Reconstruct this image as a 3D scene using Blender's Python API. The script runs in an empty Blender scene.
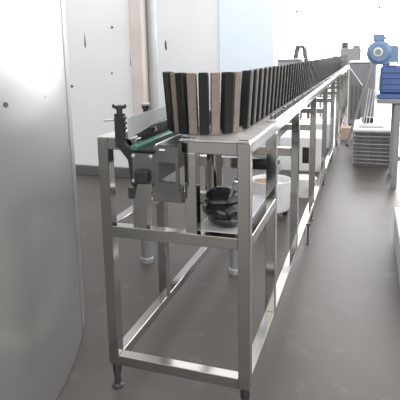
import bpy, bmesh, math, random
from mathutils import Vector, Matrix
random.seed(7)
sc = bpy.context.scene
COL = sc.collection
PI = math.pi

# ------------------------------------------------------------------ materials
def mat(name, col, rough=0.5, metal=0.0, var=0.06, scale=6.0, bump=0.0, stretch=(1, 1, 1), rvar=0.0, emit=None, strength=0.0, spec=0.5):
    m = bpy.data.materials.new(name)
    m.use_nodes = True
    nt = m.node_tree
    b = nt.nodes['Principled BSDF']
    b.inputs['Roughness'].default_value = rough
    b.inputs['Metallic'].default_value = metal
    b.inputs['Specular IOR Level'].default_value = spec
    tc = nt.nodes.new('ShaderNodeTexCoord')
    mp = nt.nodes.new('ShaderNodeMapping')
    mp.inputs['Scale'].default_value = stretch
    nz = nt.nodes.new('ShaderNodeTexNoise')
    nz.inputs['Scale'].default_value = scale
    nz.inputs['Detail'].default_value = 5
    nt.links.new(tc.outputs['Object'], mp.inputs['Vector'])
    nt.links.new(mp.outputs['Vector'], nz.inputs['Vector'])
    cr = nt.nodes.new('ShaderNodeValToRGB')
    cr.color_ramp.elements[0].position = 0.3
    cr.color_ramp.elements[1].position = 0.7
    cr.color_ramp.elements[0].color = tuple(max(0, c * (1 - var)) for c in col) + (1,)
    cr.color_ramp.elements[1].color = tuple(min(1, c * (1 + var)) for c in col) + (1,)
    nt.links.new(nz.outputs['Fac'], cr.inputs['Fac'])
    nt.links.new(cr.outputs['Color'], b.inputs['Base Color'])
    if rvar:
        mr = nt.nodes.new('ShaderNodeMapRange')
        mr.inputs['To Min'].default_value = max(0.02, rough - rvar)
        mr.inputs['To Max'].default_value = rough + rvar
        nt.links.new(nz.outputs['Fac'], mr.inputs['Value'])
        nt.links.new(mr.outputs['Result'], b.inputs['Roughness'])
    if bump:
        bp = nt.nodes.new('ShaderNodeBump')
        bp.inputs['Strength'].default_value = bump
        bp.inputs['Distance'].default_value = 0.01
        nt.links.new(nz.outputs['Fac'], bp.inputs['Height'])
        nt.links.new(bp.outputs['Normal'], b.inputs['Normal'])
    if emit:
        b.inputs['Emission Color'].default_value = tuple(emit) + (1,)
        b.inputs['Emission Strength'].default_value = strength
    return m

M = {
    'steel':   mat('brushed_steel', (0.40, 0.39, 0.37), 0.13, 1.0, 0.06, 5, 0.0, (1, 1, 0.3), 0.03),
    'plate':   mat('worn_steel_plate', (0.56, 0.535, 0.51), 0.50, 0.85, 0.14, 9, 0.0, (1, 1, 1), 0.05),
    'polish':  mat('polished_steel', (0.72, 0.72, 0.71), 0.20, 1.0, 0.05, 10),
    'tank':    mat('tank_sheet_steel', (0.43, 0.435, 0.425), 0.36, 0.8, 0.05, 1.6, 0.0, (1, 1, 0.25), 0.07),
    'dark':    mat('dark_bare_metal', (0.16, 0.16, 0.16), 0.38, 0.9, 0.12, 12),
    'iron':    mat('black_plastic_part', (0.012, 0.012, 0.014), 0.42, 0.0, 0.2, 12),
    'rubber':  mat('black_rubber', (0.009, 0.0105, 0.009), 0.6, 0.0, 0.25, 30, 0.05, spec=0.25),
    'tan':     mat('tan_gripper', (0.17, 0.135, 0.117), 0.55, 0.0, 0.15, 22, 0.05),
    'green':   mat('green_wear_strip', (0.035, 0.125, 0.10), 0.35, 0.0, 0.12, 10),
    'white':   mat('white_paint', (0.74, 0.75, 0.75), 0.45, 0.0, 0.04, 5),
    'whitep':  mat('white_plastic', (0.72, 0.73, 0.72), 0.35, 0.0, 0.04, 5),
    'guide':   mat('pale_guide_sheet', (0.46, 0.47, 0.47), 0.32, 0.25, 0.05, 8),
    'wall':    mat('white_plaster', (0.73, 0.74, 0.75), 0.75, 0.0, 0.03, 1.5, 0.03),
    'blockgrey': mat('grey_blocker_paint', (0.35, 0.34, 0.33), 0.7, 0.0, 0.04, 2),
    'band':    mat('grey_trunking', (0.10, 0.105, 0.11), 0.5, 0.1, 0.1, 6),
    'pinkcol': mat('pinkish_column_plaster', (0.56, 0.50, 0.47), 0.7, 0.0, 0.10, 3, 0.02),
    'pipe':    mat('grey_pipe_metal', (0.42, 0.43, 0.43), 0.4, 0.3, 0.08, 6),
    'scuff':   mat('black_scuff', (0.06, 0.06, 0.07), 0.7, 0.0, 0.2, 30),
    'door':    mat('pale_blue_panel', (0.70, 0.77, 0.86), 0.5, 0.0, 0.02, 3),
    'blue':    mat('blue_enamel', (0.13, 0.205, 0.345), 0.35, 0.1, 0.10, 7),
    'blue2':   mat('deep_blue_enamel', (0.06, 0.11, 0.28), 0.38, 0.1, 0.10, 7),
    'yellow':  mat('cream_dial_ring', (0.66, 0.66, 0.52), 0.4, 0.0, 0.05, 9),
    'dial':    mat('grey_green_dial', (0.20, 0.25, 0.22), 0.3, 0.0, 0.10, 9),
    'brass':   mat('orange_brass', (0.45, 0.20, 0.09), 0.35, 0.7, 0.1, 9),
    'board':   mat('grey_board', (0.15, 0.15, 0.15), 0.55, 0.0, 0.30, 26, 0.1),
    'boardlt': mat('pale_board', (0.34, 0.34, 0.34), 0.55, 0.0, 0.22, 26, 0.1),
    'card':    mat('cardboard', (0.50, 0.38, 0.30), 0.8, 0.0, 0.1, 8),
    'brown':   mat('brown_card', (0.30, 0.19, 0.13), 0.8, 0.0, 0.2, 8),
    'bag':     mat('black_film', (0.012, 0.012, 0.015), 0.20, 0.0, 0.2, 9),
    'machine': mat('grey_machine_paint', (0.22, 0.22, 0.235), 0.5, 0.1, 0.08, 5),
    'greyp':   mat('mid_grey_paint', (0.23, 0.23, 0.24), 0.5, 0.1, 0.08, 5),
    'mount':   mat('grey_mounting_steel', (0.15, 0.15, 0.145), 0.38, 1.0, 0.08, 9),
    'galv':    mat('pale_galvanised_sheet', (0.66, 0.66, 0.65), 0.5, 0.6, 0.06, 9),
    'boxgrey': mat('off_white_paint', (0.48, 0.48, 0.47), 0.5, 0.0, 0.05, 5),
    'trestle': mat('dark_grey_paint', (0.07, 0.07, 0.075), 0.55, 0.0, 0.05, 5),
    'chrome':  mat('chrome', (0.78, 0.77, 0.75), 0.12, 1.0, 0.03, 10),
    'pane':    mat('daylit_pane', (0.8, 0.8, 0.8), 0.3, 0.0, 0.01, 2, emit=(0.97, 0.98, 1.0), strength=4.5),
}

# concrete floor: painted slab with blotches, fine grit, a few faint joints
def floor_material():
    m = bpy.data.materials.new('concrete_floor'); m.use_nodes = True
    nt = m.node_tree; b = nt.nodes['Principled BSDF']
    tc = nt.nodes.new('ShaderNodeTexCoord')
    n1 = nt.nodes.new('ShaderNodeTexNoise'); n1.inputs['Scale'].default_value = 1.3; n1.inputs['Detail'].default_value = 8
    n2 = nt.nodes.new('ShaderNodeTexNoise'); n2.inputs['Scale'].default_value = 9.0; n2.inputs['Detail'].default_value = 8
    for n in (n1, n2): nt.links.new(tc.outputs['Object'], n.inputs['Vector'])
    c1 = nt.nodes.new('ShaderNodeValToRGB')
    c1.color_ramp.elements[0].position = 0.35; c1.color_ramp.elements[0].color = (0.078, 0.068, 0.061, 1)
    c1.color_ramp.elements[1].position = 0.65; c1.color_ramp.elements[1].color = (0.104, 0.090, 0.080, 1)
    nt.links.new(n1.outputs['Fac'], c1.inputs['Fac'])
    c2 = nt.nodes.new('ShaderNodeValToRGB')
    c2.color_ramp.elements[0].position = 0.60; c2.color_ramp.elements[0].color = (0, 0, 0, 1)
    c2.color_ramp.elements[1].position = 0.72; c2.color_ramp.elements[1].color = (1, 1, 1, 1)
    nt.links.new(n2.outputs['Fac'], c2.inputs['Fac'])
    mx = nt.nodes.new('ShaderNodeMix'); mx.data_type = 'RGBA'
    mul = nt.nodes.new('ShaderNodeMath'); mul.operation = 'MULTIPLY'; mul.inputs[1].default_value = 0.45
    nt.links.new(c2.outputs['Color'], mul.inputs[0])
    nt.links.new(mul.outputs[0], mx.inputs['Factor'])
    nt.links.new(c1.outputs['Color'], mx.inputs[6])
    mx.inputs[7].default_value = (0.155, 0.15, 0.138, 1)
    nt.links.new(mx.outputs[2], b.inputs['Base Color'])
    b.inputs['Roughness'].default_value = 0.45
    b.inputs['Specular IOR Level'].default_value = 0.5
    bp = nt.nodes.new('ShaderNodeBump'); bp.inputs['Strength'].default_value = 0.05; bp.inputs['Distance'].default_value = 0.01
    nt.links.new(n2.outputs['Fac'], bp.inputs['Height'])
    nt.links.new(bp.outputs['Normal'], b.inputs['Normal'])
    return m
M['floor'] = floor_material()

# ------------------------------------------------------------------ mesh helpers
class MB:
    def __init__(self): self.bm = bmesh.new()
    def box(self, x0, x1, y0, y1, z0, z1, bev=0.0, seg=1):
        vs = [self.bm.verts.new((x, y, z)) for x in (x0, x1) for y in (y0, y1) for z in (z0, z1)]
        fs = []
        for q in ((0, 1, 3, 2), (4, 6, 7, 5), (0, 4, 5, 1), (2, 3, 7, 6), (0, 2, 6, 4), (1, 5, 7, 3)):
            fs.append(self.bm.faces.new([vs[i] for i in q]))
        if bev:
            es = list({e for f in fs for e in f.edges})
            bmesh.ops.bevel(self.bm, geom=es, offset=bev, segments=seg, profile=0.5, affect='EDGES')
        return self
    def ring(self, c, u, v, r, n):
        return [self.bm.verts.new(Vector(c) + (u * math.cos(2 * PI * i / n) + v * math.sin(2 * PI * i / n)) * r) for i in range(n)]
    def lathe(self, p0, axis, prof, n=28, cap=True):
        """prof: list of (distance along axis, radius)"""
        a = Vector(axis).normalized()
        t = Vector((0, 0, 1)) if abs(a.z) < 0.9 else Vector((1, 0, 0))
        u = a.cross(t).normalized(); v = a.cross(u)
        rs = [self.ring(Vector(p0) + a * d, u, v, max(r, 1e-4), n) for d, r in prof]
        for A, B in zip(rs, rs[1:]):
            for i in range(n):
                self.bm.faces.new((A[i], A[(i + 1) % n], B[(i + 1) % n], B[i]))
        if cap:
            self.bm.faces.new(rs[0][::-1]); self.bm.faces.new(rs[-1])
        return self
    def rod(self, p0, p1, r, n=14):
        d = Vector(p1) - Vector(p0)
        return self.lathe(p0, d, [(0, r), (d.length, r)], n)
    def bar(self, p0, p1, w, d, up=(0, 0, 1), bev=0.0):
        p0 = Vector(p0); p1 = Vector(p1); a = (p1 - p0).normalized()
        s = a.cross(Vector(up)).normalized(); t = s.cross(a)
        vs = [self.bm.verts.new(p + s * (w / 2 * i) + t * (d / 2 * j)) for p in (p0, p1) for i in (-1, 1) for j in (-1, 1)]
        fs = [self.bm.faces.new([vs[i] for i in q]) for q in ((0, 1, 3, 2), (4, 6, 7, 5), (0, 4, 5, 1), (2, 3, 7, 6), (0, 2, 6, 4), (1, 5, 7, 3))]
        if bev:
            es = list({e for f in fs for e in f.edges})
            bmesh.ops.bevel(self.bm, geom=es, offset=bev, segments=2, profile=0.5, affect='EDGES')
        return self
    def prism(self, poly, axis, a0, a1):
        """poly in the plane normal to axis ('x': (y,z), 'y': (x,z), 'z': (x,y))"""
        def P(p, a):
            return {'x': (a, p[0], p[1]), 'y': (p[0], a, p[1]), 'z': (p[0], p[1], a)}[axis]
        A = [self.bm.verts.new(P(p, a0)) for p in poly]; B = [self.bm.verts.new(P(p, a1)) for p in poly]
        n = len(poly)
        self.bm.faces.new(A); self.bm.faces.new(B[::-1])
        for i in range(n):
            self.bm.faces.new((A[i], B[i], B[(i + 1) % n], A[(i + 1) % n]))
        return self

BASE = {}
def build(name, mb, m, parent=None, smooth=True):
    bm = mb.bm
    bmesh.ops.recalc_face_normals(bm, faces=bm.faces[:])
    off = Vector((0, 0, 0))
    if parent is not None: off = BASE[parent.name]
    else:
        xs = [v.co for v in bm.verts]
        off = Vector(((min(c.x for c in xs) + max(c.x for c in xs)) / 2, (min(c.y for c in xs) + max(c.y for c in xs)) / 2, min(c.z for c in xs)))
    for v in bm.verts: v.co -= off
    me = bpy.data.meshes.new(name); bm.to_mesh(me); bm.free()
    me.materials.append(m)
    if smooth:
        for p in me.polygons: p.use_smooth = True
        me.set_sharp_from_angle(angle=math.radians(35))
    o = bpy.data.objects.new(name, me); COL.objects.link(o)
    if parent is not None: o.parent = parent
    else: o.location = off
    BASE[o.name] = off.copy()
    return o

def thing(name, loc, label, cat, group=None):
    o = bpy.data.objects.new(name, None); COL.objects.link(o)
    o.location = loc; o.empty_display_size = 0.1
    o['label'] = label; o['category'] = cat
    if group: o['group'] = group
    BASE[o.name] = Vector(loc)
    return o
def tag(o, label, cat, group=None):
    o['label'] = label; o['category'] = cat
    if group: o['group'] = group
    return o
def struct(name, mb, m, parent=None):
    o = build(name, mb, m, parent); o['kind'] = 'structure'
    return o

# ------------------------------------------------------------------ the setting
struct('floor', MB().box(-5, 4.5, -7.5, 13.4, -0.1, 0.0), M['floor'])

wl = struct('wall_left', MB().box(-5, -1.30, 2.95, 3.12, 0, 3.4), M['wall'])
struct('baseboard_left', MB().box(-5, -1.302, 2.92, 2.95, 0.0, 0.105, 0.006), M['band'])
struct('trim_1', MB().box(-1.302, -1.165, 2.90, 3.12, 0, 3.4, 0.012), M['pinkcol'])
struct('trim_2', MB().lathe((-1.118, 3.02, 0), (0, 0, 1), [(0, 0.045), (3.4, 0.045)], 28), M['pipe'])
# black nicks in the left wall's plaster
for x, z, dx, dz in ((-1.999, 0.926, 0.020, 0.018), (-1.816, 1.382, 0.009, 0.085), (-1.508, 1.498, 0.016, 0.016), (-1.32, 1.18, 0.008, 0.07), (-1.533, 1.055, 0.014, 0.012)):
    mb = MB().prism([(x - dx, z - dz * .6), (x, z - dz), (x + dx, z - dz * .5), (x + dx * .4, z + dz * .3), (x, z + dz), (x - dx * .5, z + dz * .2)], 'y', 2.9485, 2.9505)
    struct('scuff', mb, M['scuff'], wl)
wb = struct('wall_back', MB().box(-5, -0.27, 5.0, 5.18, 0, 3.6), M['wall'])
struct('scuff', MB().prism([(-1.80, 1.28), (-1.775, 1.30), (-1.785, 1.40), (-1.80, 1.43), (-1.808, 1.36)], 'y', 4.9985, 5.0005), M['scuff'], wb)
dr = struct('door_1', MB().box(-1.013, -0.285, 4.965, 5.0, 0.0, 3.2, 0.006), M['door'])

struct('glow_block_right', MB().box(4.5, 4.65, -7.5, 13.4, 0, 1.5), M['blockgrey'])  # unseen low wall, added to block the horizon glow from the right
# far end of the hall: a wall of tall daylit windows
fw = MB()
fw.box(-4.5, 4.5, 13.0, 13.2, 0, 0.55)
fw.box(-4.5, 4.5, 13.0, 13.2, 4.2, 4.8)
for x in (-4.4, -2.2, 0.0, 2.2, 4.4): fw.box(x - 0.07, x + 0.07, 13.0, 13.2, 0.55, 4.2)
struct('wall_far', fw, M['white'])
for k, x in enumerate((-4.4, -2.2, 0.0, 2.2)):
    w = MB().box(x + 0.07, x + 2.13, 13.06, 13.10, 0.55, 4.2)
    wo = struct('window_%d' % (k + 1), w, M['pane'])
    f = MB()
    f.box(x + 1.08, x + 1.12, 13.02, 13.06, 0.55, 4.2); f.box(x + 0.07, x + 2.13, 13.02, 13.06, 2.35, 2.39)
    struct('window_frame', f, M['white'], wo)

# ------------------------------------------------------------------ steel tank, left foreground
TC = (-1.992, -0.533); TR = 1.883
t = thing('steel_tank', (TC[0], TC[1], 0), 'huge cylindrical stainless steel tank filling the left edge of the picture', 'tank')
mb = MB(); mb.lathe((TC[0], TC[1], 0), (0, 0, 1), [(0.0, TR - 0.004), (0.004, TR), (2.395, TR), (2.4, TR - 0.005)], 220)
build('tank_wall', mb, M['tank'], t)
mb = MB(); mb.lathe((TC[0], TC[1], 2.4), (0, 0, 1), [(0, TR - 0.02), (0.02, TR - 0.06), (0.12, 0.5), (0.14, 0.3)], 120)
build('tank_lid', mb, M['tank'], t)
def on_tank(a, z, r=0.0): return (TC[0] + (TR + r) * math.cos(a), TC[1] + (TR + r) * math.sin(a), z)
def tank_patch(pts, r0=-0.001, r1=0.0012):
    """small flat mark lying on the tank wall; pts = (angle, z)"""
    m_ = MB(); A = [m_.bm.verts.new(on_tank(a, z, r0)) for a, z in pts]; B = [m_.bm.verts.new(on_tank(a, z, r1)) for a, z in pts]
    n = len(pts); m_.bm.faces.new(A); m_.bm.faces.new(B[::-1])
    for i in range(n): m_.bm.faces.new((A[i], B[i], B[(i + 1) % n], A[(i + 1) % n]))
    return m_
build('scuff', tank_patch([(0.126, 1.084), (0.134, 1.078), (0.140, 1.085), (0.137, 1.094), (0.129, 1.096)]), M['scuff'], t)
build('scratch', tank_patch([(0.27, 1.085), (0.27, 1.087), (0.40, 1.098), (0.40, 1.0965)]), M['scuff'], t)
def seam_bar(a, w):
    pts = [(a - w, 0.01), (a + w, 0.01), (a + w, 2.38), (a - w, 2.38)]
    return tank_patch(pts, -0.002, 0.004)
build('weld_seam', seam_bar(0.445, 0.0035), M['tank'], t)

# ------------------------------------------------------------------ long steel conveyor table
W = 0.53; TB = 0.04; ZB = 0.10; ZT = 0.95; ZM = 0.639
POSTS = [0.0, 0.47, 1.175, 2.10, 3.15, 4.2, 5.25, 6.3, 7.35, 8.4, 9.45]
YE = POSTS[-1] + TB
tbl = thing('conveyor_table', (W / 2, YE / 2, 0), 'long stainless steel tube frame table under the row of black pads', 'table')
BV = 0.002
for y in POSTS:
    for x in (0.0, W - TB):
        leg = build('leg', MB().box(x, x + TB, y, y + TB, ZB, ZT - TB if y else ZT, BV), M['steel'], tbl)
        if y in POSTS[1:3]: continue
        f = MB(); cx, cy = x + TB / 2, y + TB / 2
        f.lathe((cx, cy, 0), (0, 0, 1), [(0, 0.022), (0.008, 0.022), (0.014, 0.012), (0.058, 0.0125), (0.06, 0.016), (0.085, 0.017), (0.1, 0.017)], 16)
        BASE[leg.name] = BASE[tbl.name]
        build('levelling_foot', f, M['mount'], leg)
# front rails
build('top_rail', MB().box(TB, 0.148, 0.0, TB, ZT - TB, ZT, BV), M['steel'], tbl)
build('top_rail', MB().box(0.306, W - TB, 0.0, TB, ZT - TB, ZT, BV), M['steel'], tbl)
build('mid_rail', MB().box(TB, W - TB, 0.0, TB, ZM - TB, ZM, BV), M['steel'], tbl)
build('bottom_rail', MB().box(TB, W - TB, 0.0, TB, ZB, ZB + TB, BV), M['steel'], tbl)
for x in (0.0, W - TB):
    build('top_rail', MB().box(x, x + TB, TB, YE, ZT - TB, ZT, BV), M['steel'], tbl)
    for a, b in zip(POSTS, POSTS[1:]):
        build('bottom_rail', MB().box(x, x + TB, a + TB, b, ZB, ZB + TB, BV), M['steel'], tbl)
    build('mid_rail', MB().box(x, x + TB, TB, POSTS[1], ZM - TB, ZM, BV), M['steel'], tbl)
build('mid_rail', MB().box(TB, W - TB, POSTS[1], POSTS[1] + TB, ZM - TB, ZM, BV), M['steel'], tbl)
for y, z in zip(POSTS[1:], (0.755, 0.67, 0.67, 0.67, 0.67, 0.67, 0.67, 0.67, 0.67, 0.67)):
    build('cross_bar', MB().box(TB, W - TB, y + 0.005, y + TB - 0.005, z, z + 0.045, BV), M['steel'], tbl)
build('middle_post', MB().box(0.314, 0.354, 0.0, TB, ZM, ZT - TB, BV), M['steel'], tbl)
build('shelf_plate', MB().box(0.33, W - TB, TB, POSTS[1], ZM - 0.008, ZM + 0.001, 0.001), M['galv'], tbl)
build('drive_shaft_tube', MB().lathe((0.325, 0.30, ZM - 0.003), (0, 0, 1), [(0, 0.030), (ZT - ZM, 0.030)], 24), M['steel'], tbl)
build('rail_sheen_plate', MB().box(0.001, 0.084, 0.001, 0.30, ZT, ZT + 0.003, 0.001), M['galv'], tbl)  # pale sheet added to imitate the bright reflection on the rail's top
tp = build('top_plate', MB().box(0.300, W - 0.0005, -0.004, YE, ZT, ZT + 0.005, 0.001), M['plate'], tbl)
build('plate_lip', MB().box(W - 0.006, W - 0.001, 0.0, YE, ZT + 0.004, ZT + 0.008, 0.001), M['mount'], tbl)
build('edge_strip', MB().box(W - 0.034, W + 0.006, POSTS[1] - 0.03, YE, ZT + 0.005, ZT + 0.017, 0.004), M['polish'], tbl)
for y in (0.62, 0.95, 1.3, 1.7, 2.2, 2.8, 3.5):
    build('bolt', MB().lathe((W - 0.045, y, ZT + 0.004), (0, 0, 1), [(0, 0.008), (0.008, 0.008), (0.010, 0.006)], 10), M['polish'], tbl)
build('corner_clip', MB().box(0.306, 0.349, -0.008, 0.02, ZT + 0.004, ZT + 0.009, 0.001), M['polish'], tbl)
build('corner_clip', MB().box(0.492, 0.53, -0.008, 0.012, ZT + 0.004, ZT + 0.009, 0.001), M['polish'], tbl)
build('loose_foot', MB().lathe((W + 0.012, 1.636, 0), (0, 0, 1), [(0, 0.014), (0.006, 0.014), (0.01, 0.006), (0.12, 0.006), (0.122, 0.012), (0.14, 0.012)], 12), M['dark'], tbl)

# ------------------------------------------------------------------ chain of upright gripper pads on top of it
BC = (0.327, 0.212); BR = 0.141
ch = thing('gripper_chain', (BC[0], BC[1], ZT + 0.005), 'chain of upright black and tan gripper pads curving round the near end of the table', 'conveyor chain')
YC = 9.2
# track: straight run + bend
mb = MB()
pts_o = [(BC[0] + (BR - 0.014) * math.cos(math.radians(a)), BC[1] - (BR - 0.014) * math.sin(math.radians(a))) for a in range(0, 171, 10)]
pts_i = [(BC[0] + (BR - 0.05) * math.cos(math.radians(a)), BC[1] - (BR - 0.05) * math.sin(math.radians(a))) for a in range(0, 171, 10)]
poly = [(pts_o[0][0], YC)] + pts_o + pts_i[::-1] + [(pts_i[0][0], YC)]
mb.prism(poly, 'z', ZT + 0.005, ZT + 0.022)
build('chain_track', mb, M['dark'], ch)
def pad_mesh(name, w, off, th, h, lean, m, bev):
    b = MB(); bm = b.bm
    b.box(off - th, off, -w / 2, w / 2, 0, h, bev)
    for v in bm.verts: v.co.x += lean * (v.co.z / h)
    bmesh.ops.recalc_face_normals(bm, faces=bm.faces[:])
    me = bpy.data.meshes.new(name); bm.to_mesh(me); bm.free(); me.materials.append(m)
    for p in me.polygons: p.use_smooth = True
    me.set_sharp_from_angle(angle=math.radians(40))
    return me
ZP = 0.004
pm_b = pad_mesh('gripper_pad', 0.033, 0.0, 0.032, 0.204, 0.014, M['rubber'], 0.003)
pm_t = pad_mesh('gripper_bar', 0.030, -0.006, 0.020, 0.203, 0.014, M['tan'], 0.002)
def put(me, name, x, y, rz):
    o = bpy.data.objects.new(name, me); COL.objects.link(o)
    o.parent = ch; o.location = (x - BC[0], y - BC[1], ZP); o.rotation_euler = (0, 0, rz)
    return o
for k, a in enumerate((42.5, 60.5, 76.5, 93, 109.5, 122.5, 136.5, 151, 166)):
    r = math.radians(a)
    put((pm_b, pm_t)[k % 2], ('gripper_pad', 'gripper_bar')[k % 2], BC[0] + BR * math.cos(r), BC[1] - BR * math.sin(r), -r)
put(pm_t, 'gripper_bar', BC[0] + BR * math.cos(math.radians(26)), BC[1] - BR * math.sin(math.radians(26)), -math.radians(26))
y = 0.245; k = 0; nb = 5; nt_ = 5
while y < YC - 0.03:
    if k % 2 == 0 and nb < 100:
        put(pm_b, 'gripper_pad', BC[0] + BR, y, 0); nb += 1
    elif k % 2 == 1 and nt_ < 98:
        put(pm_t, 'gripper_bar', BC[0] + BR - 0.001, y, 0); nt_ += 1
    y += 0.048; k += 1

# ------------------------------------------------------------------ side belt conveyor at the near left of the table
cv = thing('side_conveyor', (0.2, 0.1, 0.639), 'short dark belt conveyor with green edge strip at the near left of table', 'conveyor')
def P(name, mb, m, parent=cv): 
    return build(name, mb, m, parent)
P('conveyor_body', MB().box(0.152, 0.228, -0.05, 0.42, 0.812, 0.915, 0.003), M['dark'])
P('belt', MB().box(0.160, 0.236, -0.052, 0.42, 0.915, 0.925, 0.003), M['rubber'])
P('wear_strip', MB().box(0.1495, 0.176, -0.055, 0.42, 0.922, 0.938, 0.003), M['green'])['label'] = 'green edge strip'
P('wear_strip', MB().box(0.230, 0.2385, -0.036, 0.42, 0.915, 0.943, 0.002), M['white'])['label'] = 'white edge strip'
P('drive_box', MB().box(0.170, 0.216, -0.078, -0.05, 0.818, 0.862, 0.006), M['iron'])
for x, z in ((0.160, 0.905), (0.222, 0.905), (0.158, 0.822)):
    P('bolt', MB().lathe((x, -0.05, z), (0, -1, 0), [(0, 0.006), (0.005, 0.006), (0.006, 0.004)], 10), M['pipe'])
# side mounting plate with a window
mp = MB()
mp.box(0.228, 0.312, -0.046, -0.036, 0.887, 0.938); mp.box(0.228, 0.312, -0.046, -0.036, 0.790, 0.823)
mp.box(0.302, 0.312, -0.046, -0.036, 0.823, 0.887); mp.box(0.228, 0.244, -0.046, -0.036, 0.823, 0.887)
P('mounting_plate', mp, M['mount'])
P('side_deck', MB().box(0.2405, 0.299, -0.046, 0.42, 0.9385, 0.943, 0.001), M['mount'])
P('cross_bracket', MB().box(0.212, 0.313, -0.03, 0.0, 0.752, 0.805, 0.002), M['dark'])
P('name_tag', MB().box(0.250, 0.268, -0.049, -0.046, 0.925, 0.930), M['white'])
P('support_bar', MB().prism([(0.150, 0.812), (0.206, 0.812), (0.176, 0.72), (0.172, 0.639), (0.122, 0.639), (0.124, 0.72)], 'y', 0.004, 0.03), M['steel'])
# black notched guide bracket
nb_ = [(0.088, 0.925), (0.088, 1.036), (0.118, 1.036)]
z = 1.028
while z > 0.955:
    nb_ += [(0.118, z), (0.124, z - 0.003), (0.124, z - 0.009), (0.118, z - 0.012)]; z -= 0.017
nb_ += [(0.119, 0.94), (0.150, 0.905), (0.152, 0.79), (0.140, 0.80), (0.131, 0.885), (0.098, 0.925)]
P('guide_bracket', MB().prism(nb_, 'y', -0.034, -0.014), M['iron'])
def knob(x, y, z, m, wing):
    k_ = MB().lathe((x, y, z), (0, 0, 1), [(0, 0.010), (0.014, 0.010), (0.016, 0.014), (0.026, 0.014), (0.028, 0.009)], 16)
    if wing:
        k_.box(x - 0.023, x + 0.023, y - 0.005, y + 0.005, z + 0.017, z + 0.026, 0.003)
        k_.box(x - 0.025, x - 0.017, y - 0.005, y + 0.005, z + 0.018, z + 0.031, 0.003)
        k_.box(x + 0.017, x + 0.025, y - 0.005, y + 0.005, z + 0.018, z + 0.031, 0.003)
    return P('clamp_knob', k_, m)
knob(0.103, -0.024, 1.036, M['iron'], True)
P('guide_post', MB().lathe((0.088, 0.21, 0.925), (0, 0, 1), [(0, 0.010), (0.09, 0.010)], 14), M['iron'])
kk = knob(0.088, 0.21, 1.012, M['iron'], False)
BASE[kk.name] = BASE[cv.name]
build('cap', MB().lathe((0.088, 0.21, 1.040), (0, 0, 1), [(0, 0.017), (0.006, 0.018), (0.010, 0.010)], 16), M['pipe'], kk)
P('guide_rod', MB().rod((0.045, -0.024, 1.012), (0.090, -0.024, 1.016), 0.004), M['polish'])
P('guide_rod', MB().rod((0.126, 0.20, 0.957), (0.146, 0.17, 0.955), 0.006), M['polish'])
P('guide_sheet', MB().prism([(-0.018, 0.958), (-0.018, 1.022), (0.0, 1.025), (0.33, 1.028), (0.33, 0.988), (0.17, 0.975), (0.06, 0.962)], 'x', 0.128, 0.133), M['guide'])
P('guide_foot', MB().box(0.118, 0.140, -0.016, 0.03, 0.950, 0.957, 0.002), M['guide'])
P('guide_block', MB().box(0.100, 0.127, 0.03, 0.36, 0.925, 0.975, 0.004), M['iron'])

# ------------------------------------------------------------------ black wrapped bundle on the shelf plate
bg = thing('wrapped_bundle', (0.425, 0.14, 0.64), 'lumpy shiny black plastic wrapped bundle on the end shelf of the table', 'bundle')
bm = bmesh.new()
bmesh.ops.create_uvsphere(bm, u_segments=64, v_segments=40, radius=1.0)
for v in bm.verts:
    n = v.co.normalized()
    az = math.atan2(n.y, n.x)
    h = n.z
    pinch = 1 - 0.16 * math.exp(-((h - 0.22 + 0.10 * math.sin(az)) / 0.10) ** 2) - 0.13 * math.exp(-((h + 0.35 + 0.08 * math.cos(2 * az)) / 0.09) ** 2)
    r = pinch * (1 + 0.05 * math.sin(3 * az + 2 * h) + 0.02 * math.sin(8 * az + 6 * h))
    q = n * r
    zz = max(n.z, -0.80)
    lean = -0.014 * zz
    v.co = Vector((0.411 + 0.080 * q.x + lean, 0.135 + 0.085 * q.y, 0.642 + 0.071 * (zz + 0.80)))
w_ = MB(); w_.bm.free(); w_.bm = bm
build('plastic_wrap', w_, M['bag'], bg)
rd = MB(); rd.rod((0.432, 0.100, 0.730), (0.460, 0.090, 0.800), 0.0055)
rd.lathe((0.456, 0.0915, 0.790), (0.030, -0.010, 0.070), [(0, 0.009), (0.004, 0.010), (0.018, 0.010), (0.022, 0.007)], 14)
build('chrome_rod', rd, M['chrome'], bg)

# ------------------------------------------------------------------ things standing below and behind the table
st = thing('steel_stand', (-0.08, 1.09, 0), 'low steel stand on two round legs behind the front bay of the table', 'stand')
build('stand_beam', MB().box(-0.44, 0.26, 1.06, 1.12, 0.395, 0.465, 0.004), M['dark'], st)
for x in (-0.347, 0.2):
    lg = build('leg', MB().lathe((x, 1.09, 0.035), (0, 0, 1), [(0, 0.033), (0.36, 0.036)], 18), M['greyp'], st)
    BASE[lg.name] = BASE[st.name]
    build('foot_pad', MB().lathe((x, 1.09, 0.0), (0, 0, 1), [(0, 0.036), (0.010, 0.038), (0.030, 0.038), (0.035, 0.034)], 18), M['pipe'], lg)

dm = thing('round_basin', (0.205, 2.16, 0), 'round white basin with brown card inside, standing under the table', 'basin')
build('basin_wall', MB().lathe((0.205, 2.16, 0.055), (0, 0, 1), [(0, 0.135), (0.02, 0.143), (0.205, 0.148), (0.225, 0.155), (0.23, 0.152), (0.222, 0.142), (0.19, 0.138)], 48), M['whitep'], dm)
build('card_liner', MB().lathe((0.165, 2.13, 0.246), (0.05, 0.02, 1), [(0, 0.07), (0.012, 0.085), (0.026, 0.078), (0.028, 0.05)], 32), M['brown'], dm)
for a in (-1.2, 0.4, 1.9, 3.4, 5.0 - 0.6):
    build('foot', MB().lathe((0.205 + 0.11 * math.cos(a), 2.16 + 0.11 * math.sin(a), 0), (0, 0, 1), [(0, 0.02), (0.03, 0.018), (0.056, 0.014)], 12), M['iron'], dm)

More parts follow.
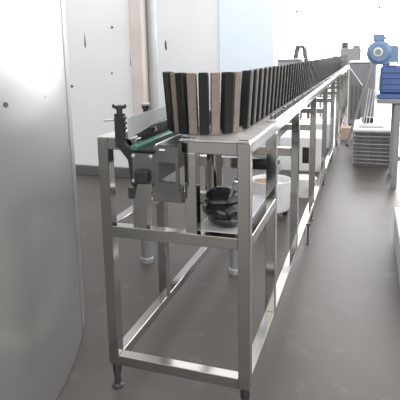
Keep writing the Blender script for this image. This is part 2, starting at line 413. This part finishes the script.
d2 = thing('round_tub', (0.385, 2.75, 0), 'small white lidded tub on the floor behind the round white basin', 'tub')
build('tub_wall', MB().lathe((0.385, 2.75, 0), (0, 0, 1), [(0, 0.085), (0.005, 0.09), (0.15, 0.098)], 40), M['whitep'], d2)
build('lid', MB().lathe((0.385, 2.75, 0.15), (0, 0, 1), [(0, 0.103), (0.014, 0.104), (0.020, 0.09), (0.022, 0.04)], 40), M['whitep'], d2)

def ctrl_box(x0, x1, y0, y1, z1, wx0, wx1, wz0, wz1, label):
    b = thing('control_cabinet', ((x0 + x1) / 2, (y0 + y1) / 2, 0), label, 'cabinet', 'white cabinets under the table')
    build('housing', MB().box(x0, x1, y0, y1, 0.05, z1, 0.012), M['white'], b)
    build('black_window', MB().box(wx0, wx1, y0 - 0.006, y0 + 0.002, wz0, wz1, 0.003), M['iron'], b)
    build('plinth', MB().box(x0 + 0.02, x1 - 0.02, y0 + 0.02, y1 - 0.02, 0, 0.05), M['greyp'], b)
ctrl_box(0.06, 0.47, 3.42, 3.95, 0.40, 0.285, 0.35, 0.14, 0.30, 'nearer white cabinet with black window under the table, behind the white tub')
ctrl_box(0.06, 0.47, 4.72, 5.15, 0.36, 0.29, 0.365, 0.03 + 0.04, 0.22, 'farther white cabinet with black window, deep under the long table')

cb = thing('cardboard_box', (0.64, 5.75, 0), 'pale brown cardboard box on the floor at the far foot of the leaning bar', 'box')
build('box_body', MB().box(0.545, 0.70, 5.65, 5.9, 0, 0.17, 0.004), M['card'], cb)
build('flap', MB().box(0.547, 0.62, 5.65, 5.9, 0.17, 0.174), M['card'], cb)
build('flap', MB().box(0.625, 0.698, 5.65, 5.9, 0.17, 0.174), M['card'], cb)

# ------------------------------------------------------------------ stack of boards, right of the table
NAMES = ['top', 'second', 'third', 'fourth', 'fifth', 'sixth', 'seventh', 'eighth', 'lowest']
zz = 0.0; H = 0.0415
for i in range(9):
    n = 8 - i
    dx = random.uniform(-0.008, 0.008); dy = random.uniform(-0.01, 0.01)
    mb = MB()
    x0, x1, y0, y1 = 0.757 + dx, 1.130 + dx, 4.05 + dy, 4.80 + dy
    mb.box(x0, x1, y0, y1, zz + 0.030, zz + H - 0.001, 0.003)
    lab = '%s grey slatted board in the stack on the floor below the blue motor' % NAMES[n]
    if n == 0: lab = 'top grey slatted board, under the white sheets of the stack'
    if n == 8: lab = 'lowest grey slatted board, touching the floor under the stack'
    bo = thing('slatted_board', ((x0 + x1) / 2, (y0 + y1) / 2, zz), lab, 'board', 'boards in the stack on the floor')
    build('deck', mb, M['boardlt'], bo)
    rb = MB()
    for q in range(24):
        xq = x0 + 0.002 + q * (x1 - x0 - 0.015) / 23
        rb.box(xq, xq + 0.011, y0 + 0.004, y1 - 0.004, zz, zz + 0.030)
    build('ribs', rb, M['board'], bo)
    zz += H
for i, (x0, x1, y0, y1, h, lab) in enumerate(((0.742, 1.140, 4.035, 4.85, 0.032, 'wide white sheet covering the top of the board stack'),
                                  (0.80, 1.06, 4.16, 4.80, 0.030, 'smaller white sheet lying on the wide white sheet on the stack'))):
    tag(build('white_sheet', MB().box(x0, x1, y0, y1, zz, zz + h, 0.012, 3), M['whitep']), lab, 'sheet', 'white sheets on the stack')
    zz += h
for p0, p1, lab in (((0.845, 4.30, zz), (0.886, 4.05, 0.835), 'leftmost of three thin white rods rising from the board stack'),
               ((0.872, 4.30, zz), (0.910, 4.05, 0.825), 'middle one of three thin white rods rising from the board stack'),
               ((0.905, 4.30, zz), (0.940, 4.05, 0.828), 'rightmost of three thin white rods rising from the board stack')):
    tag(build('white_rod', MB().rod(p0, p1, 0.0055, 10), M['white']), lab, 'rod', 'white rods on the stack')
cl = MB(); cl.box(0.83, 0.95, 4.32, 4.40, zz, zz + 0.06, 0.012)
tag(build('rod_clamp', cl, M['iron']), 'small dark clamp block holding white rods on the board stack', 'clamp')

# ------------------------------------------------------------------ blue motor on its grey stand
ms = thing('machine_stand', (1.18, 3.45, 0), 'grey steel stand carrying the blue motor beside the board stack', 'stand')
build('stand_top', MB().box(0.955, 1.42, 3.18, 3.78, 0.765, 0.80, 0.004), M['greyp'], ms)
for x in (1.105, 1.36):
    for y in (3.2, 3.7):
        build('leg', MB().box(x, x + 0.05, y, y + 0.05, 0, 0.765, 0.003), M['greyp'], ms)
build('brace', MB().box(1.155, 1.36, 3.21, 3.24, 0.25, 0.29, 0.003), M['greyp'], ms)

mo = thing('electric_motor', (1.06, 3.45, 0.80), 'blue electric gear motor with round dial, on the grey stand at right', 'motor')
gb = MB(); gb.box(0.955, 1.25, 3.28, 3.66, 0.80, 0.84, 0.006); gb.box(0.975, 1.22, 3.30, 3.62, 0.84, 1.09, 0.02)
build('gearbox', gb, M['blue2'], mo)
gf = MB()
for zq in (0.88, 0.93, 0.98, 1.03): gf.box(0.985, 1.21, 3.288, 3.31, zq, zq + 0.014, 0.003)
build('cooling_rib', gf, M['blue2'], mo)
build('motor_drum', MB().lathe((0.958, 3.30, 1.208), (0, 1, 0), [(0, 0.09), (0.012, 0.108), (0.05, 0.110), (0.27, 0.110), (0.29, 0.10)], 48), M['blue'], mo)
build('end_flange', MB().lathe((0.958, 3.285, 1.208), (0, 1, 0), [(0, 0.075), (0.006, 0.082), (0.02, 0.082)], 40), M['blue'], mo)
hs = MB(); hs.box(0.975, 1.115, 3.31, 3.56, 1.095, 1.272, 0.014)
for q in range(7): hs.box(1.10, 1.122, 3.32 + q * 0.034, 3.332 + q * 0.034, 1.105, 1.262, 0.002)
build('motor_housing', hs, M['blue'], mo)
jb = build('junction_box', MB().box(0.900, 1.000, 3.31, 3.47, 1.312, 1.372, 0.005).box(0.912, 0.992, 3.325, 3.463, 1.29, 1.313), M['blue'], mo)
BASE[jb.name] = BASE[mo.name]
build('cable_gland', MB().lathe((0.996, 3.37, 1.337), (1, 0, 0), [(0, 0.012), (0.012, 0.012), (0.014, 0.009), (0.022, 0.009)], 14), M['brass'], jb)
dl = build('dial', MB().lathe((0.946, 3.288, 1.214), (0, -1, 0), [(0, 0.040), (0.010, 0.040), (0.014, 0.036)], 32), M['yellow'], mo)
BASE[dl.name] = BASE[mo.name]
build('dial_face', MB().lathe((0.946, 3.275, 1.214), (0, -1, 0), [(0, 0.027), (0.004, 0.027)], 28), M['dial'], dl)
build('name_plate', MB().box(0.985, 1.035, 3.304, 3.311, 1.195, 1.228), M['whitep'], mo)
build('foot_bracket', MB().box(1.045, 1.11, 3.30, 3.34, 1.09, 1.125, 0.003), M['whitep'], mo)

# ------------------------------------------------------------------ far things at the end of the hall
gm = thing('grey_machine', (0.78, 6.8, 0), 'tall grey machine housing behind the leaning bar past the table', 'machine')
build('housing', MB().box(0.60, 0.985, 6.5, 7.1, 0.10, 1.05, 0.02), M['machine'], gm)
build('cover', MB().box(0.59, 0.995, 6.49, 7.11, 1.05, 1.075, 0.008), M['white'], gm)
for x in (0.64, 0.70, 0.76):
    build('door_slat', MB().box(x, x + 0.03, 6.485, 6.502, 0.2, 0.72, 0.003), M['dark'], gm)
build('plinth', MB().box(0.62, 0.965, 6.52, 7.08, 0, 0.10), M['dark'], gm)
tag(build('steel_bar', MB().bar((0.652, 5.15, 0.022), (0.925, 6.44, 1.075), 0.035, 0.035, (0, 1, 0), 0.003), M['dark']), 'dark steel bar leaning from the floor against the grey machine', 'bar')
tag(build('white_rod', MB().rod((0.60, 6.40, 1.00), (0.80, 6.44, 0.72), 0.008).rod((0.60, 6.40, 1.00), (0.60, 6.40, 0.0), 0.008), M['white']), 'slanting thin white rod with a prop in front of the grey machine', 'rod')

eu = thing('end_unit', (0.50, 9.9, 0), 'pale grey boxy drive unit at the far end of the table', 'machine')
build('housing', MB().box(0.30, 0.72, 9.6, 10.2, 0.0, 1.30, 0.02), M['greyp'], eu)
build('cowl', MB().box(0.55, 0.70, 9.62, 10.1, 1.30, 1.36, 0.01), M['greyp'], eu)
build('motor_cap', MB().lathe((0.385, 9.8, 1.30), (0, 0, 1), [(0, 0.07), (0.11, 0.07), (0.13, 0.05)], 24), M['trestle'], eu)

bx = thing('side_cabinet', (-0.42, 7.2, 0), 'low grey cabinet against the light behind the pad row', 'cabinet')
build('housing', MB().box(-0.72, -0.20, 7.0, 7.4, 0.08, 1.09, 0.01), M['greyp'], bx)
build('worktop', MB().box(-0.74, -0.18, 6.98, 7.42, 1.09, 1.12, 0.004), M['greyp'], bx)
build('plinth', MB().box(-0.70, -0.22, 7.03, 7.37, 0, 0.08), M['dark'], bx)

ts = thing('trestle', (-0.335, 8.1, 0), 'grey trestle with splayed legs standing beyond the pad row in the hall', 'trestle')
build('top_bar', MB().box(-0.41, -0.26, 7.98, 8.25, 1.30, 1.355, 0.006), M['trestle'], ts)
for x, dx in ((-0.395, -0.10), (-0.275, 0.085)):
    for y, dy in ((8.02, -0.03), (8.2, 0.05)):
        build('leg', MB().bar((x, y, 1.31), (x + dx * 2.6, y + dy, 0.02), 0.07, 0.04, (0, 1, 0), 0.003), M['trestle'], ts)
build('stretcher', MB().bar((-0.52, 8.02, 0.7), (-0.16, 8.02, 0.7), 0.03, 0.03), M['trestle'], ts)

wbx = thing('white_crate', (1.30, 1.4, 0), 'low white crate on the floor at the right edge of the picture', 'crate')
build('crate_body', MB().box(1.068, 1.5, 0.85, 1.86, 0.012, 0.205, 0.006), M['boxgrey'], wbx)
build('lid', MB().box(1.062, 1.51, 0.845, 1.866, 0.205, 0.225, 0.004), M['boxgrey'], wbx)
for x in (1.09, 1.44):
    build('skid', MB().box(x, x + 0.05, 0.86, 1.85, 0, 0.012), M['greyp'], wbx)

# ------------------------------------------------------------------ light
w = bpy.data.worlds.new('World'); sc.world = w; w.use_nodes = True
nt = w.node_tree; bgn = nt.nodes['Background']
tc = nt.nodes.new('ShaderNodeTexCoord')
# overcast daylight: brightest low in the sky and towards the open right side, dimmer overhead, dark below the horizon
sp = nt.nodes.new('ShaderNodeSeparateXYZ'); nt.links.new(tc.outputs['Generated'], sp.inputs['Vector'])
cr = nt.nodes.new('ShaderNodeValToRGB')
els = cr.color_ramp.elements
els[0].position = 0.0; els[0].color = (0.06, 0.06, 0.06, 1)
els[1].position = 1.0; els[1].color = (0.30, 0.30, 0.31, 1)
for p_, c_ in ((0.48, 0.08), (0.53, 1.0), (0.72, 0.95), (0.88, 0.45)):
    e_ = els.new(p_); e_.color = (c_, c_, c_, 1)
mz = nt.nodes.new('ShaderNodeMapRange'); mz.inputs['From Min'].default_value = -1.0; mz.inputs['From Max'].default_value = 1.0
nt.links.new(sp.outputs['Z'], mz.inputs['Value']); nt.links.new(mz.outputs['Result'], cr.inputs['Fac'])
dp = nt.nodes.new('ShaderNodeVectorMath'); dp.operation = 'DOT_PRODUCT'
dp.inputs[1].default_value = Vector((0.9, 0.45, 0.0)).normalized()
nt.links.new(tc.outputs['Generated'], dp.inputs[0])
mr = nt.nodes.new('ShaderNodeMapRange')
mr.inputs['From Min'].default_value = -1.0; mr.inputs['From Max'].default_value = 1.0
mr.inputs['To Min'].default_value = 0.68; mr.inputs['To Max'].default_value = 0.92
nt.links.new(dp.outputs['Value'], mr.inputs['Value'])
mm = nt.nodes.new('ShaderNodeVectorMath'); mm.operation = 'SCALE'
nt.links.new(cr.outputs['Color'], mm.inputs[0]); nt.links.new(mr.outputs['Result'], mm.inputs['Scale'])
nt.links.new(mm.outputs[0], bgn.inputs['Color'])
bgn.inputs['Strength'].default_value = 1.4

# ------------------------------------------------------------------ camera
yaw, pitch, roll, f = -0.3251, 0.1818, -0.0178, 494.27
C = Vector((0.8618, -1.4575, 1.221))
fwd = Vector((math.sin(yaw) * math.cos(pitch), math.cos(yaw) * math.cos(pitch), -math.sin(pitch)))
r0 = Vector((math.cos(yaw), -math.sin(yaw), 0)); u0 = r0.cross(fwd)
R = math.cos(roll) * r0 + math.sin(roll) * u0; U = -math.sin(roll) * r0 + math.cos(roll) * u0
cd = bpy.data.cameras.new('Camera'); cam = bpy.data.objects.new('Camera', cd); COL.objects.link(cam)
m4 = Matrix((R, U, -fwd)).transposed().to_4x4(); m4.translation = C
cam.matrix_world = m4
cd.sensor_width = 36; cd.lens = 36 * f / 400
cd.shift_x = -0.0009; cd.shift_y = -0.1368
cd.clip_start = 0.02; cd.clip_end = 100
sc.camera = cam

sc.view_settings.view_transform = 'Standard'
sc.view_settings.look = 'None'
sc.view_settings.gamma = 1.0
sc.view_settings.use_curve_mapping = False
sc.view_settings.exposure = 1.68
